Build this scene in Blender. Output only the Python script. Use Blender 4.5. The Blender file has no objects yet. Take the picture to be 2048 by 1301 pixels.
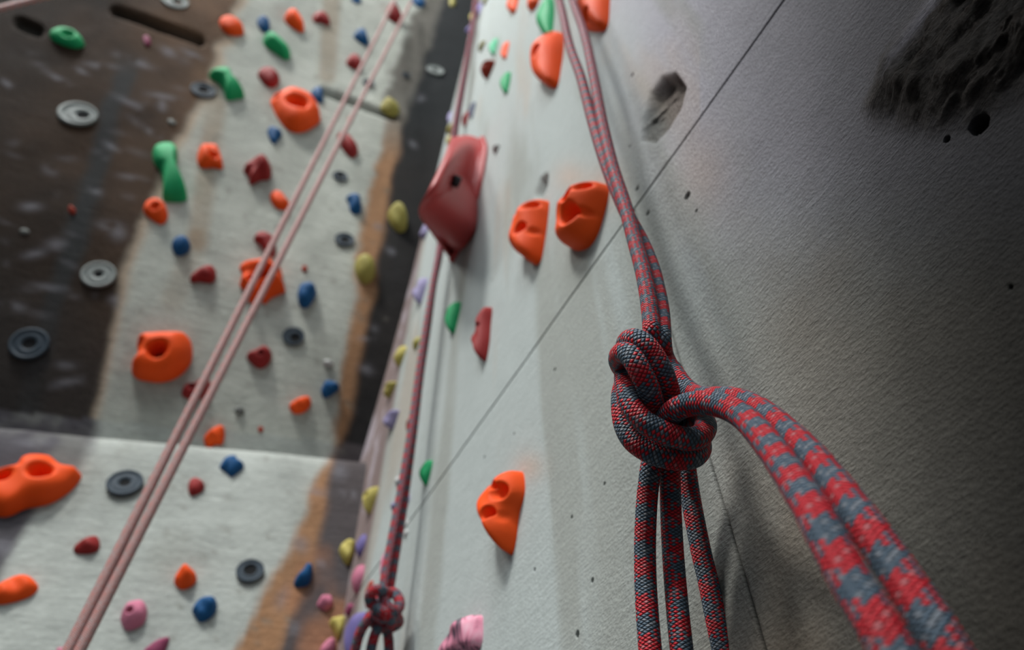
import bpy, bmesh, math, random
import numpy as np
from mathutils import Vector, Matrix
random.seed(4)
sc = bpy.context.scene
col = sc.collection

# ------------------------------------------------------------------ camera, lights, world, exposure
F = 1365.333; CX, CY = 1024.0, 650.5
ZV = np.array([1010-CX, CY+450, F]); ZV /= np.linalg.norm(ZV)
st = ZV[2]; ct = math.sqrt(1-st*st)
FW = np.array([0, ct, st]); U0 = np.array([0, -st, ct]); X0 = np.array([1., 0, 0])
sr = ZV[0]/ct; cr = math.sqrt(1-sr*sr)
RT = cr*X0+sr*U0; UP = -sr*X0+cr*U0
CAMZ = 1.3
CAM = np.array([0, 0, CAMZ]); ZZ = np.array([0, 0, 1.])
cam_d = bpy.data.cameras.new('camera'); cam = bpy.data.objects.new('camera', cam_d); col.objects.link(cam)
cam_d.lens = 24; cam_d.sensor_width = 36; cam_d.clip_start = .01; cam_d.clip_end = 60
M = Matrix(((RT[0], UP[0], -FW[0], 0), (RT[1], UP[1], -FW[1], 0), (RT[2], UP[2], -FW[2], CAMZ), (0, 0, 0, 1)))
cam.matrix_world = M
cam_d.dof.use_dof = True; cam_d.dof.focus_distance = .345; cam_d.dof.aperture_fstop = 6.2
sc.camera = cam
sc.view_settings.view_transform = 'Standard'; sc.view_settings.look = 'None'
sc.view_settings.gamma = 1; sc.view_settings.use_curve_mapping = False
sc.view_settings.exposure = 0.0

def lamp(name, loc, target, size, energy, color):
    d = bpy.data.lights.new(name, 'AREA'); d.shape = 'DISK'; d.size = size; d.energy = energy; d.color = color
    o = bpy.data.objects.new(name, d); col.objects.link(o); o.location = loc
    o.rotation_euler = (Vector(target)-Vector(loc)).to_track_quat('-Z', 'Y').to_euler()
    return o
lamp('hall_lamp', (-2.45, -2.95, 7.7), (-.3, .6, 2.4), 1.0, 420, (1.0, .98, .94))
lamp('hall_lamp', (-4.1, -1.9, 6.9), (-.2, .6, 2.2), 1.3, 150, (1.0, .98, .95))
lamp('hall_lamp', (-1.7, -1.7, 8.2), (-.2, .6, 2.2), 1.3, 130, (.97, .98, 1.0))
lamp('hall_lamp', (-.9, -4.6, 7.2), (0, .4, 2.0), 2.0, 160, (.92, .96, 1.0))
w = bpy.data.worlds.new('hall_air'); sc.world = w; w.use_nodes = True
w.node_tree.nodes['Background'].inputs[0].default_value = (.72, .86, .95, 1)
w.node_tree.nodes['Background'].inputs[1].default_value = .10

# added soft fill light behind the viewer, lightens the shadow of the rope loop
lamp('added_fill', (-1.6, -5.2, 3.4), (0, .4, 1.6), 3.0, 42, (.93, .97, 1.0))

# ------------------------------------------------------------------ geometry of the place
def sstep(a, b, x): t = np.clip((x-a)/(b-a), 0, 1); return t*t*(3-2*t)
def ray(px, py):
    px = np.asarray(px, float); py = np.asarray(py, float)
    return FW + np.multiply.outer((px-CX)/F, RT) - np.multiply.outer((py-CY)/F, UP)
def at(px, py, d): return CAM + ray(px, py)*d
def project(P):
    q = np.asarray(P)-CAM; zc = q@FW; zc = np.where(zc < .02, .02, zc)
    return CX+F*(q@RT)/zc, CY-F*(q@UP)/zc
m_ = np.cross(ray(845, 1000), ray(1560, 0)); HR = np.cross(m_, ZZ); HR /= np.linalg.norm(HR)
if HR[1] < 0: HR = -HR
TR = -HR; NR = np.cross(TR, ZZ); DR = .24          # right wall: T points towards the viewer side, N out of the wall
def hitR(px, py, n=0.):
    d = ray(px, py); return CAM + d*((-DR+n)/(d@NR))
OR = CAM - NR*DR; OR[2] = 0
def RP(s, z, n=0.): return OR + np.multiply.outer(s, HR) + np.multiply.outer(z, ZZ) + np.multiply.outer(n, NR)
def RS(P): q = P-OR; return float(q@HR), float(q[2])
CORN = hitR(745, 880); s_corner = RS(CORN)[0]; CORN = CORN.copy(); CORN[2] = 0
aL = math.radians(-105); TL = -np.array([math.sin(aL), math.cos(aL), 0]); NL = np.cross(TL, ZZ)
def plane_hit(px, py):
    d = ray(px, py); return CAM + d*(((CORN-CAM)@NL)/(d@NL))
def LT(P): q = P-CORN; return float(-(q@TL)), float(q[2])     # t grows leftwards from the corner
c0 = LT(plane_hit(0, 822)); c1 = LT(plane_hit(740, 892))
def crease(t): return c1[1] + (t-c1[0])*(c0[1]-c1[1])/(c0[0]-c1[0])
LEAN = math.tan(math.radians(6))
def offL(t, z):
    h = np.asarray(z)-crease(np.asarray(t))
    over = math.tan(math.radians(8))+.10*sstep(0, 1.3, np.asarray(t))
    up = -.075*np.clip(1-h/.6, 0, 1)**2 + np.clip(h, 0, None)*over
    e = 1/(1+np.exp(-h/.006))
    return e*up + (1-e)*(-.075 + np.clip(-h, 0, None)*LEAN + .075*(1-np.exp(-np.clip(-h, 0, None)/.02)))
def LP(t, z, n=0.):
    t = np.asarray(t, float); z = np.asarray(z, float)
    return CORN + np.multiply.outer(t, -TL) + np.multiply.outer(z, ZZ) + np.multiply.outer(offL(t, z)+n, NL)
def hitL(px, py, n=0.):
    o = 0.
    for _ in range(40):
        d = ray(px, py); P = CAM + d*(((CORN-CAM)@NL + o + n)/(d@NL)); t, z = LT(P); o = .5*o+.5*float(offL(t, z))
    return P
def hit(wall, px, py, n=0.): return hitR(px, py, n) if wall == 'R' else hitL(px, py, n)
def frameW(wall, P):
    if wall == 'R': return TR, ZZ, NR
    t, z = LT(P)
    if z < float(crease(t)):
        U = np.array([0, 0, 1.]) - NL*LEAN; U /= np.linalg.norm(U); return TL, U, np.cross(TL, U)
    e_ = 1e-3; o0 = float(offL(t, z)); dt = (float(offL(t+e_, z))-o0)/e_; dz = (float(offL(t, z+e_))-o0)/e_
    A_ = -TL+NL*dt; U_ = ZZ+NL*dz; A_ /= np.linalg.norm(A_); N_ = np.cross(-A_, U_); N_ /= np.linalg.norm(N_); T_ = -A_; U_ = np.cross(N_, T_)
    return T_, U_, N_

# ------------------------------------------------------------------ numpy noise
def vnoise(x, y, seed=0):
    x = np.asarray(x, float); y = np.asarray(y, float)
    xi = np.floor(x).astype(np.int64); yi = np.floor(y).astype(np.int64); fx = x-xi; fy = y-yi
    fx = fx*fx*(3-2*fx); fy = fy*fy*(3-2*fy)
    def hsh(a, b):
        h = (a*374761393 + b*668265263 + seed*974711) & 0x7fffffff
        h = ((h ^ (h >> 13))*1274126177) & 0x7fffffff
        return ((h ^ (h >> 16)) & 0xffff)/65535.
    a = hsh(xi, yi); b = hsh(xi+1, yi); c = hsh(xi, yi+1); d = hsh(xi+1, yi+1)
    return (a*(1-fx)+b*fx)*(1-fy)+(c*(1-fx)+d*fx)*fy
def fbm(x, y, seed=0, o=4):
    r = 0; a = .5; k = 1.
    for i in range(o): r = r+a*vnoise(np.asarray(x)*k, np.asarray(y)*k, seed+i*17); a *= .5; k *= 2.03
    return r/(1-.5**o)

# ------------------------------------------------------------------ materials
def newmat(name):
    m = bpy.data.materials.new(name); m.use_nodes = True
    return m, m.node_tree, m.node_tree.nodes['Principled BSDF']
def nd(nt, t, **k):
    n = nt.nodes.new(t)
    for a, b in k.items(): setattr(n, a, b)
    return n
def hold_mat(name, c, rough=.62, dirt=.25):
    m, nt, b = newmat(name)
    tc = nd(nt, 'ShaderNodeTexCoord')
    n1 = nd(nt, 'ShaderNodeTexNoise'); n1.inputs['Scale'].default_value = 22; n1.inputs['Detail'].default_value = 5
    nt.links.new(tc.outputs['Object'], n1.inputs['Vector'])
    mx = nd(nt, 'ShaderNodeMix', data_type='RGBA')
    mx.inputs[6].default_value = (*c, 1)
    mx.inputs[7].default_value = (*[v*(1-dirt)+.01 for v in c], 1)
    nt.links.new(n1.outputs[0], mx.inputs[0]); nt.links.new(mx.outputs[2], b.inputs['Base Color'])
    b.inputs['Roughness'].default_value = rough; b.inputs['Specular IOR Level'].default_value = .14
    n2 = nd(nt, 'ShaderNodeTexNoise'); n2.inputs['Scale'].default_value = 700; n2.inputs['Detail'].default_value = 3
    nt.links.new(tc.outputs['Object'], n2.inputs['Vector'])
    bp = nd(nt, 'ShaderNodeBump'); bp.inputs['Strength'].default_value = .35; bp.inputs['Distance'].default_value = .0008
    nt.links.new(n2.outputs[0], bp.inputs['Height']); nt.links.new(bp.outputs[0], b.inputs['Normal'])
    return m
MT = {
 'orange': hold_mat('orange_resin', (.95, .092, .006)),
 'maroon': hold_mat('maroon_resin', (.30, .022, .022)),
 'brick': hold_mat('red_brown_resin', (.34, .04, .02)),
 'green': hold_mat('green_resin', (.012, .37, .13)),
 'mint': hold_mat('mint_resin', (.10, .55, .30)),
 'blue': hold_mat('blue_resin', (.006, .085, .24)),
 'yellow': hold_mat('yellow_resin', (.56, .48, .13)),
 'olive': hold_mat('olive_resin', (.36, .32, .08)),
 'lilac': hold_mat('lilac_resin', (.33, .30, .50)),
 'purple': hold_mat('purple_resin', (.18, .15, .38)),
 'slate': hold_mat('slate_resin', (.05, .06, .11)),
 'pink': hold_mat('pink_resin', (.62, .20, .30)),
 'plum': hold_mat('plum_resin', (.30, .06, .13)),
 'white': hold_mat('white_resin', (.55, .56, .55)),
 'grey': hold_mat('grey_resin', (.16, .17, .16)),
 'volume': hold_mat('dusty_red_fibreglass', (.42, .055, .055), .38, .12),
 'ring_dark': hold_mat('dark_slate_rubber', (.045, .065, .085), .6),
 'ring_light': hold_mat('pale_grey_rubber', (.26, .29, .28), .6),
 'steel': hold_mat('dark_steel', (.03, .03, .035), .4),
 'black': hold_mat('black_recess', (.008, .009, .01), .9),
}
MT['steel'].node_tree.nodes['Principled BSDF'].inputs['Metallic'].default_value = .8
def swirl_mat():
    m, nt, b = newmat('pink_and_black_swirled_resin')
    tc = nd(nt, 'ShaderNodeTexCoord'); mp = nd(nt, 'ShaderNodeMapping'); mp.inputs['Scale'].default_value = (1, 1, .22)
    nz = nd(nt, 'ShaderNodeTexNoise'); nz.inputs['Scale'].default_value = 90; nz.inputs['Detail'].default_value = 3; nz.inputs['Distortion'].default_value = 1.2
    rp = nd(nt, 'ShaderNodeValToRGB')
    e = rp.color_ramp.elements; e[0].position = .36; e[0].color = (.05, .035, .06, 1); e[1].position = .5; e[1].color = (.72, .25, .36, 1)
    e2 = rp.color_ramp.elements.new(.62); e2.color = (.75, .38, .48, 1)
    nt.links.new(tc.outputs['Object'], mp.inputs[0]); nt.links.new(mp.outputs[0], nz.inputs['Vector'])
    nt.links.new(nz.outputs[0], rp.inputs[0]); nt.links.new(rp.outputs[0], b.inputs['Base Color']); b.inputs['Roughness'].default_value = .6
    return m
MT['swirl'] = swirl_mat()

def wall_mat(name, fine, streak, strength, dist):
    """painted plaster: paint in a colour attribute, trowelled relief from procedural noise over the wall's own metres (UV)"""
    m, nt, b = newmat(name)
    at_ = nd(nt, 'ShaderNodeAttribute', attribute_name='paint')
    uv = nd(nt, 'ShaderNodeUVMap', uv_map='metres')
    L = nt.links.new
    def noise(scale, sx, sy, det=4, rough=.55, rot=0., dis=0.):
        mp = nd(nt, 'ShaderNodeMapping'); mp.inputs['Scale'].default_value = (sx, sy, 1); mp.inputs['Rotation'].default_value = (0, 0, rot)
        n = nd(nt, 'ShaderNodeTexNoise'); n.inputs['Scale'].default_value = scale; n.inputs['Detail'].default_value = det
        n.inputs['Roughness'].default_value = rough; n.inputs['Distortion'].default_value = dis
        L(uv.outputs[0], mp.inputs[0]); L(mp.outputs[0], n.inputs['Vector']); return n.outputs[0]
    def mth(op, a, b_, c=None):
        n = nd(nt, 'ShaderNodeMath', operation=op)
        for i, v in enumerate((a, b_, c)):
            if v is None: continue
            if isinstance(v, (int, float)): n.inputs[i].default_value = v
            else: L(v, n.inputs[i])
        return n.outputs[0]
    h1 = noise(fine*1.25, .34, 1.3, 6, .75, streak, .3)
    h2 = noise(fine*.4, .16, 1.6, 4, .6, streak, .3)
    h3 = noise(fine*.07, .7, 1.2, 4, .5)
    vo = nd(nt, 'ShaderNodeTexVoronoi'); vo.inputs['Scale'].default_value = fine*.8
    L(uv.outputs[0], vo.inputs['Vector'])
    rgh = nd(nt, 'ShaderNodeSeparateColor'); L(at_.outputs['Alpha'], rgh.inputs[0]) if False else None
    a1 = mth('MULTIPLY_ADD', h2, .9, h1); a2 = mth('MULTIPLY_ADD', h3, 1.2, a1); a3 = mth('MULTIPLY_ADD', vo.outputs['Distance'], .6, a2)
    bp = nd(nt, 'ShaderNodeBump'); bp.inputs['Distance'].default_value = dist
    L(a3, bp.inputs['Height'])
    rg = nd(nt, 'ShaderNodeAttribute', attribute_name='relief')
    L(mth('MULTIPLY', rg.outputs['Fac'], strength), bp.inputs['Strength'])
    L(bp.outputs[0], b.inputs['Normal'])
    # faint speckle of grit and grime in the paint
    sp = mth('MULTIPLY_ADD', h1, .9, .55); sp2 = mth('MULTIPLY_ADD', h2, .5, .75); spk = mth('MULTIPLY', sp, sp2)
    mx = nd(nt, 'ShaderNodeVectorMath', operation='SCALE'); L(at_.outputs['Color'], mx.inputs[0]); L(spk, mx.inputs['Scale'])
    L(mx.outputs[0], b.inputs['Base Color'])
    b.inputs['Roughness'].default_value = .85; b.inputs['Specular IOR Level'].default_value = .08
    return m
WM_R = wall_mat('painted_trowelled_plaster', 560, .04, 1.0, .0036)
WM_L = wall_mat('painted_rock_relief_plaster', 120, .3, .8, .004)

def rope_mat(name, red, grey, fleck, N=10, twill=True):
    """braided sheath: two sets of N helical yarns cross over each other; half of each set is red, half grey"""
    m, nt, b = newmat(name); L = nt.links.new
    uv = nd(nt, 'ShaderNodeUVMap', uv_map='braid'); sp = nd(nt, 'ShaderNodeSeparateXYZ'); L(uv.outputs[0], sp.inputs[0])
    def mth(op, *a):
        n = nd(nt, 'ShaderNodeMath', operation=op)
        for i, v in enumerate(a):
            if isinstance(v, (int, float)): n.inputs[i].default_value = v
            else: L(v, n.inputs[i])
        return n.outputs[0]
    U, V = sp.outputs[0], sp.outputs[1]       # U in yarns around (0..N), V in yarn rows along
    a = mth('ADD', U, V); c = mth('SUBTRACT', U, V)
    i = mth('FLOOR', a); j = mth('FLOOR', c); fa = mth('FRACT', a); fc = mth('FRACT', c)
    isS = mth('LESS_THAN', mth('FLOORED_MODULO', mth('ADD', i, j), 2.), .5)
    def bump(across, along):
        s1 = mth('SINE', mth('MULTIPLY', across, math.pi)); s2 = mth('SINE', mth('MULTIPLY', along, math.pi))
        return mth('MULTIPLY', mth('POWER', mth('MAXIMUM', s1, 0.), .75), mth('POWER', mth('MAXIMUM', s2, 0.), .35))
    hS = bump(fa, fc); hZ = bump(fc, fa)
    mh = nd(nt, 'ShaderNodeMix', data_type='FLOAT'); L(isS, mh.inputs[0]); L(hZ, mh.inputs[2]); L(hS, mh.inputs[3]); H = mh.outputs[0]
    cs = mth('LESS_THAN', mth('FLOORED_MODULO', i, float(N)), N/2-.5)
    cz = mth('LESS_THAN', mth('FLOORED_MODULO', j, float(N)), N/2-.5)
    mr = nd(nt, 'ShaderNodeMix', data_type='FLOAT'); L(isS, mr.inputs[0]); L(cz, mr.inputs[2]); L(cs, mr.inputs[3])
    # fleck: a few yarns are paler
    idx = nd(nt, 'ShaderNodeMix', data_type='FLOAT'); L(isS, idx.inputs[0]); L(mth('FLOORED_MODULO', j, float(N)), idx.inputs[2]); L(mth('ADD', mth('FLOORED_MODULO', i, float(N)), 31.), idx.inputs[3])
    wn = nd(nt, 'ShaderNodeTexWhiteNoise', noise_dimensions='1D'); L(idx.outputs[0], wn.inputs['W'])
    pale = mth('GREATER_THAN', wn.outputs['Value'], .86)
    m1 = nd(nt, 'ShaderNodeMix', data_type='RGBA'); L(mr.outputs[0], m1.inputs[0]); m1.inputs[6].default_value = (*grey, 1); m1.inputs[7].default_value = (*red, 1)
    m2 = nd(nt, 'ShaderNodeMix', data_type='RGBA'); L(mth('MULTIPLY', pale, .3), m2.inputs[0]); L(m1.outputs[2], m2.inputs[6]); m2.inputs[7].default_value = (*fleck, 1)
    # yarn filaments
    vm = nd(nt, 'ShaderNodeCombineXYZ'); L(mth('MULTIPLY', a, 1.), vm.inputs[0]); L(c, vm.inputs[1])
    nz = nd(nt, 'ShaderNodeTexNoise'); nz.inputs['Scale'].default_value = 3.5; nz.inputs['Detail'].default_value = 3; L(vm.outputs[0], nz.inputs['Vector'])
    shade = mth('MULTIPLY_ADD', nz.outputs[0], .5, .72)
    # colour gets darker in the grooves between the yarns
    grv = mth('MULTIPLY_ADD', H, .80, .20)
    sc_ = nd(nt, 'ShaderNodeVectorMath', operation='SCALE'); L(m2.outputs[2], sc_.inputs[0]); L(mth('MULTIPLY', shade, grv), sc_.inputs['Scale'])
    L(sc_.outputs[0], b.inputs['Base Color'])
    bp = nd(nt, 'ShaderNodeBump'); bp.inputs['Strength'].default_value = 1.; bp.inputs['Distance'].default_value = .0009
    L(mth('MULTIPLY_ADD', nz.outputs[0], .25, H), bp.inputs['Height']); L(bp.outputs[0], b.inputs['Normal'])
    b.inputs['Roughness'].default_value = .55; b.inputs['Specular IOR Level'].default_value = .3
    b.inputs['Sheen Weight'].default_value = .0; b.inputs['Sheen Roughness'].default_value = .4
    return m
ROPE = rope_mat('red_and_grey_braided_sheath', (.64, .014, .030), (.085, .135, .190), (.5, .5, .52))
ROPE_P = rope_mat('pale_pink_braided_sheath', (.78, .36, .33), (.62, .40, .38), (.8, .7, .7))

# ------------------------------------------------------------------ object helpers
def mesh_obj(name, V, Fc, mat, parent=None, smooth=True):
    me = bpy.data.meshes.new(name); me.from_pydata([tuple(map(float, v)) for v in V], [], [tuple(int(i) for i in f) for f in Fc])
    me.update()
    if smooth: me.polygons.foreach_set('use_smooth', [True]*len(me.polygons))
    if mat: me.materials.append(mat)
    o = bpy.data.objects.new(name, me); col.objects.link(o)
    if parent: o.parent = parent
    return o
def empty(name, loc=(0, 0, 0)):
    o = bpy.data.objects.new(name, None); o.empty_display_size = .05; col.objects.link(o); o.location = tuple(map(float, loc)); return o
def tag(o, label=None, cat=None, group=None, kind=None):
    if label: o['label'] = label
    if cat: o['category'] = cat
    if group: o['group'] = group
    if kind: o['kind'] = kind
    return o

# ------------------------------------------------------------------ walls
def poly_mask(px, py, poly, soft):
    """1 inside the polygon, fading over soft, in the polygon's own units"""
    P = np.array(poly, float); n = len(P); ins = np.zeros(px.shape, bool); dm = np.full(px.shape, 1e9)
    for k in range(n):
        x1, y1 = P[k]; x2, y2 = P[(k+1) % n]
        c = ((y1 > py) != (y2 > py)) & (px < (x2-x1)*(py-y1)/((y2-y1) if y2 != y1 else 1e-9)+x1); ins ^= c
        dx, dy = x2-x1, y2-y1; t = np.clip(((px-x1)*dx+(py-y1)*dy)/(dx*dx+dy*dy+1e-12), 0, 1)
        dm = np.minimum(dm, np.hypot(px-x1-t*dx, py-y1-t*dy))
    return sstep(-soft, soft, np.where(ins, dm, -dm))
def grid_obj(name, A, B, P, paint, relief, uvs, mat, flip=False):
    na, nb = len(A), len(B)
    idx = np.arange(na*nb).reshape(na, nb)
    f = np.stack([idx[:-1, :-1], idx[1:, :-1], idx[1:, 1:], idx[:-1, 1:]], -1).reshape(-1, 4)
    if flip: f = f[:, ::-1]
    me = bpy.data.meshes.new(name)
    me.vertices.add(na*nb); me.vertices.foreach_set('co', P.reshape(-1).astype(np.float32))
    me.loops.add(f.size); me.loops.foreach_set('vertex_index', f.reshape(-1).astype(np.int32))
    me.polygons.add(len(f)); me.polygons.foreach_set('loop_start', np.arange(0, f.size, 4, dtype=np.int32))
    me.update(calc_edges=True); me.polygons.foreach_set('use_smooth', np.ones(len(f), bool))
    ca = me.color_attributes.new('paint', 'FLOAT_COLOR', 'POINT')
    c4 = np.concatenate([paint.reshape(-1, 3), np.ones((na*nb, 1))], 1); ca.data.foreach_set('color', c4.reshape(-1).astype(np.float32))
    ra = me.attributes.new('relief', 'FLOAT', 'POINT'); ra.data.foreach_set('value', relief.reshape(-1).astype(np.float32))
    ul = me.uv_layers.new(name='metres'); uu = uvs.reshape(-1, 2)[f.reshape(-1)]; ul.data.foreach_set('uv', uu.reshape(-1).astype(np.float32))
    me.materials.append(mat); me.validate()
    o = bpy.data.objects.new(name, me); col.objects.link(o); tag(o, kind='structure'); return o
def spaced(a0, a1, fn):
    v = [a0]
    while v[-1] < a1: v.append(v[-1]+fn(v[-1]))
    v[-1] = a1; return v

# bolt holes let into the right wall: (px, py, radius in pixels)
HOLES = [(1960, 252, 20), (1375, 392, 9), (1296, 427, 6), (1275, 378, 6), (1265, 150, 5), (1110, 740, 4), (1185, 1162, 5),
         (1156, 1270, 7), (1393, 422, 4), (1896, 280, 7), (2022, 575, 5), (968, 915, 3.5), (1208, 968, 4), (1068, 1140, 4), (1143, 1035, 4), (985, 560, 3), (1260, 293, 3.5), (1028, 868, 3)]
hl = []
for (x, y, r) in HOLES:
    P = hitR(x, y); s_, z_ = RS(P); hl.append((s_, z_, r*float((P-CAM)@FW)/F))
z_seam = RS(hitR(1200, 514))[1]
s_seam = RS(hitR(1430, 960))[0]
S = spaced(-.75, s_corner+.25, lambda s: .0016 if -.06 < s < .33 else (.004 if s > .33 and s < .5 else (.02 if s < -.06 else .008)))
Zr = spaced(0, 6.3, lambda z: (.05 if z < 1.2 else .002 if z < 1.95 else .006 if z < 2.6 else .03))
for (s_, z_, r) in hl:
    for k in np.linspace(-1.5, 1.5, 11): S.append(s_+k*r); Zr.append(z_+k*r)
S += [s_seam-.0011, s_seam-.0005, s_seam+.0005, s_seam+.0011]
Zr += [z_seam-.0022, z_seam-.0012, z_seam+.0012, z_seam+.0022]
def clean(v, a, b, e=.00035):
    v = sorted(x for x in v if a <= x <= b); o = [v[0]]
    for x in v[1:]:
        if x-o[-1] > e: o.append(x)
    o[-1] = b; return np.array(o)
S = clean(S, -.75, s_corner+.25); Zr = clean(Zr, 0, 6.3)
SS, ZG = np.meshgrid(S, Zr, indexing='ij')
P0 = RP(SS, ZG); PX, PY = project(P0)
vis = ((P0-CAM)@FW) > .05
PX = np.where(vis, PX, 3000)
n_ = (fbm(SS*4, ZG*3, 3)-.5)*.004
big = poly_mask(PX, PY, [(1768, 215), (1795, 125), (1855, 55), (1905, 0), (1960, -90), (2200, -90), (2200, 90), (2060, 135), (1960, 195), (1870, 232)], 62)*(ZG > 1.4)
rough = fbm(SS*70, ZG*170, 9, 5)-.5
halo = poly_mask(PX, PY, [(1735, 225), (1775, 110), (1840, 40), (1890, 0), (1940, -90), (2200, -90), (2200, 150), (2060, 170), (1960, 225), (1860, 255)], 40)*(ZG > 1.4)
n_ = n_ + big*(.014+.007*rough)+halo*.003*rough
sm = poly_mask(PX, PY, [(1303, 190), (1325, 158), (1350, 150), (1368, 175), (1358, 215), (1335, 255), (1310, 285), (1285, 280), (1290, 240)], 7)
tone = sstep(150, 290, PY)
n_ = n_ - sm*(.011*(1-tone)+.004)+sm*.009*rough
sm2 = poly_mask(PX, PY, [(1072, 390), (1082, 360), (1095, 350), (1092, 375), (1080, 400)], 4); n_ -= sm2*.012
# the wall swells gently on the viewer's side of the panel edge
n_ = n_ + .010*sstep(s_seam, s_seam-.16, SS)*0
hole = np.zeros_like(SS); hole_rim = np.zeros_like(SS)
for (s_, z_, r) in hl:
    d = np.hypot(SS-s_, ZG-z_); hh = sstep(r*1.05, r*.75, d); hole = np.maximum(hole, hh); n_ = n_-hh*r*2.4
groove = ((np.abs(ZG-z_seam) < .0014)).astype(float)
groove2 = ((np.abs(SS-s_seam) < .0006) & (ZG < z_seam)).astype(float)
n_ = n_ - groove*.005 - groove2*.002
PR = RP(SS, ZG, n_)
light = np.array([.40, .445, .435]); lil = np.array([.36, .345, .365]); brn = np.array([.24, .175, .135]); drk = np.array([.065, .058, .055])
nzA = fbm(SS*9, ZG*6, 21)-.5; nzB = fbm(SS*30, ZG*22, 33)-.5
def mixc(c, tgt, w_): return c*(1-w_[..., None])+tgt*w_[..., None]
pc = np.broadcast_to(light, SS.shape+(3,)).copy()
q = PX+PY*.0
tn = np.interp(PX-.22*np.clip(PY-750, -200, 600)+150*nzA+40*nzB, [1180, 1300, 1400, 1500, 1600, 1700, 1800, 1900, 2000, 2120], [1., .97, .92, .78, .56, .36, .20, .12, .07, .045])  # dark paint growing towards the viewer's side, with lens vignetting painted in as well
ul = sstep(1180, 1420, PX+.28*(300-PY)+60*nzA)*sstep(720, 250, PY)          # lilac grey paint up to the right
hue = mixc(np.broadcast_to(light, pc.shape), np.array([.41, .40, .45]), ul*.9)
warm = sstep(1350, 1600, PX+160*nzA)*sstep(330, 700, PY+200*nzB)
hue = mixc(hue, np.array([.46, .39, .31]), warm*(.55+.9*np.clip(nzA*2+.1, 0, .5)))
rsty = np.exp(-(((PX-1400)/60)**2+((PY-350)/90)**2)); hue = mixc(hue, np.array([.48, .40, .36]), rsty*.6)
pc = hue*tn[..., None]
pc = mixc(pc, np.array([.035, .032, .030])*(1+2.5*rough[..., None]), halo*sstep(.42, .55, vnoise(SS*260, ZG*300, 4)*.5+halo*.5+big*.3)*.8)
pc = mixc(pc, np.array([.05, .042, .036])*(1+2.2*rough[..., None]), big*.8)
lip = poly_mask(PX, PY, [(1800, 120), (1850, 40), (1885, -10), (1925, -10), (1880, 60), (1830, 140), (1800, 165)], 28)
pc = mixc(pc, np.array([.24, .24, .28]), lip*.7)  # lit upper left lip of the bulge, its brightness painted into the colour
pc = mixc(pc, np.array([.12, .11, .105])*(1+1.5*rough[..., None]), sm*.8)
# rust and grey stains running down the light paint
stn = sstep(.50, .72, fbm(SS*16, ZG*2.2, 51)); pc = mixc(pc, np.array([.27, .28, .25]), stn*.62*(PX < 1500))
rst = sstep(.60, .76, fbm(SS*13+5, ZG*1.8, 77)); pc = mixc(pc, np.array([.42, .33, .26]), rst*.35*(PX < 1400))
for (cx_, cy_, rr) in [(1205, 380, 40), (1060, 935, 28), (1140, 355, 30)]:
    pc = mixc(pc, np.array([.55, .33, .22]), np.exp(-((PX-cx_)**2+(PY-cy_)**2)/(rr*rr))*.35)
cb = sstep(s_corner-.125, s_corner-.105, SS+.01*nzB); pc = mixc(pc, np.array([.20, .135, .13]), cb*.85)      # pinkish brown strip at the corner
sme = sstep(.62, .7, fbm(SS*22, ZG*9, 90))*cb; pc = mixc(pc, np.array([.42, .38, .42]), sme*.7)
be = np.exp(-((SS-.80)/.012)**2)*.4*(PY > 700); pc = mixc(pc, np.array([.40, .33, .24]), be)
pc = mixc(pc, np.array([.008, .01, .009]), np.clip(hole, 0, 1))
pc = mixc(pc, np.array([.02, .02, .018]), np.clip(groove*.9+groove2*.6, 0, 1))
rel = .28+.72*sstep(1150, 1500, PX+.05*(PY-600)); rel = rel+sm*.6+big*.8
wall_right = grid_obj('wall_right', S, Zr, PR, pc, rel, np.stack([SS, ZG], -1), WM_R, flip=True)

# left wall
Tt = np.array(spaced(-.45, 3.4, lambda t: .008 if t < 2.1 else .05))
Zl = spaced(0, 6.3, lambda z: .03 if z < 1.5 else .007 if z < 3.4 else .014 if z < 5.6 else .1)
Zl = np.array(Zl)
TT, ZL = np.meshgrid(Tt, Zl, indexing='ij')
P0 = LP(TT, ZL); PX, PY = project(P0); vis = ((P0-CAM)@FW) > .05; PX = np.where(vis, PX, -2000)
nL = (fbm(TT*5, ZL*4, 7)-.5)*.012
def seg(ax, ay, bx, by, r):
    t = np.clip(((PX-ax)*(bx-ax)+(PY-ay)*(by-ay))/((bx-ax)**2+(by-ay)**2), 0, 1); d = np.hypot(PX-ax-t*(bx-ax), PY-ay-t*(by-ay)); return sstep(r*1.6, r*.5, d)
g1 = seg(232, 22, 400, 82, 8); g2 = seg(648, 182, 788, 236, 6); g3 = seg(40, 45, 75, 60, 10)
nL = nL - g1*.03 - g2*.02 - g3*.02
nA = fbm(TT*5, ZL*3.5, 101)-.5; nB = fbm(TT*14, ZL*10, 113)-.5
above = PY < 822+.0946*PX
rockb = np.interp(PY, [-300, 0, 100, 200, 300, 400, 500, 600, 700, 830, 900], [520, 475, 440, 395, 350, 310, 262, 235, 205, 175, 160])
wR = sstep(14, -14, PX-rockb-70*nA-40*nB)*above
edge = np.exp(-((PX-rockb-70*nA-40*nB-6)/16)**2)*above
lb = np.array([.375, .395, .355]); pc = np.broadcast_to(lb, TT.shape+(3,)).copy()
pc = pc*(1+.35*nB[..., None]+.25*nA[..., None]); pc[~above] *= np.array([.93, .95, .99])
pc = mixc(pc, np.array([.36, .22, .12]), edge*.55)
brown = np.array([.100, .058, .033])
pc = mixc(pc, brown*(1+.8*nB[..., None]+1.2*nA[..., None])*np.interp(PX, [-100, 0, 200, 330, 430], [.13, .17, .30, .58, .9])[..., None], wR)
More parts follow.
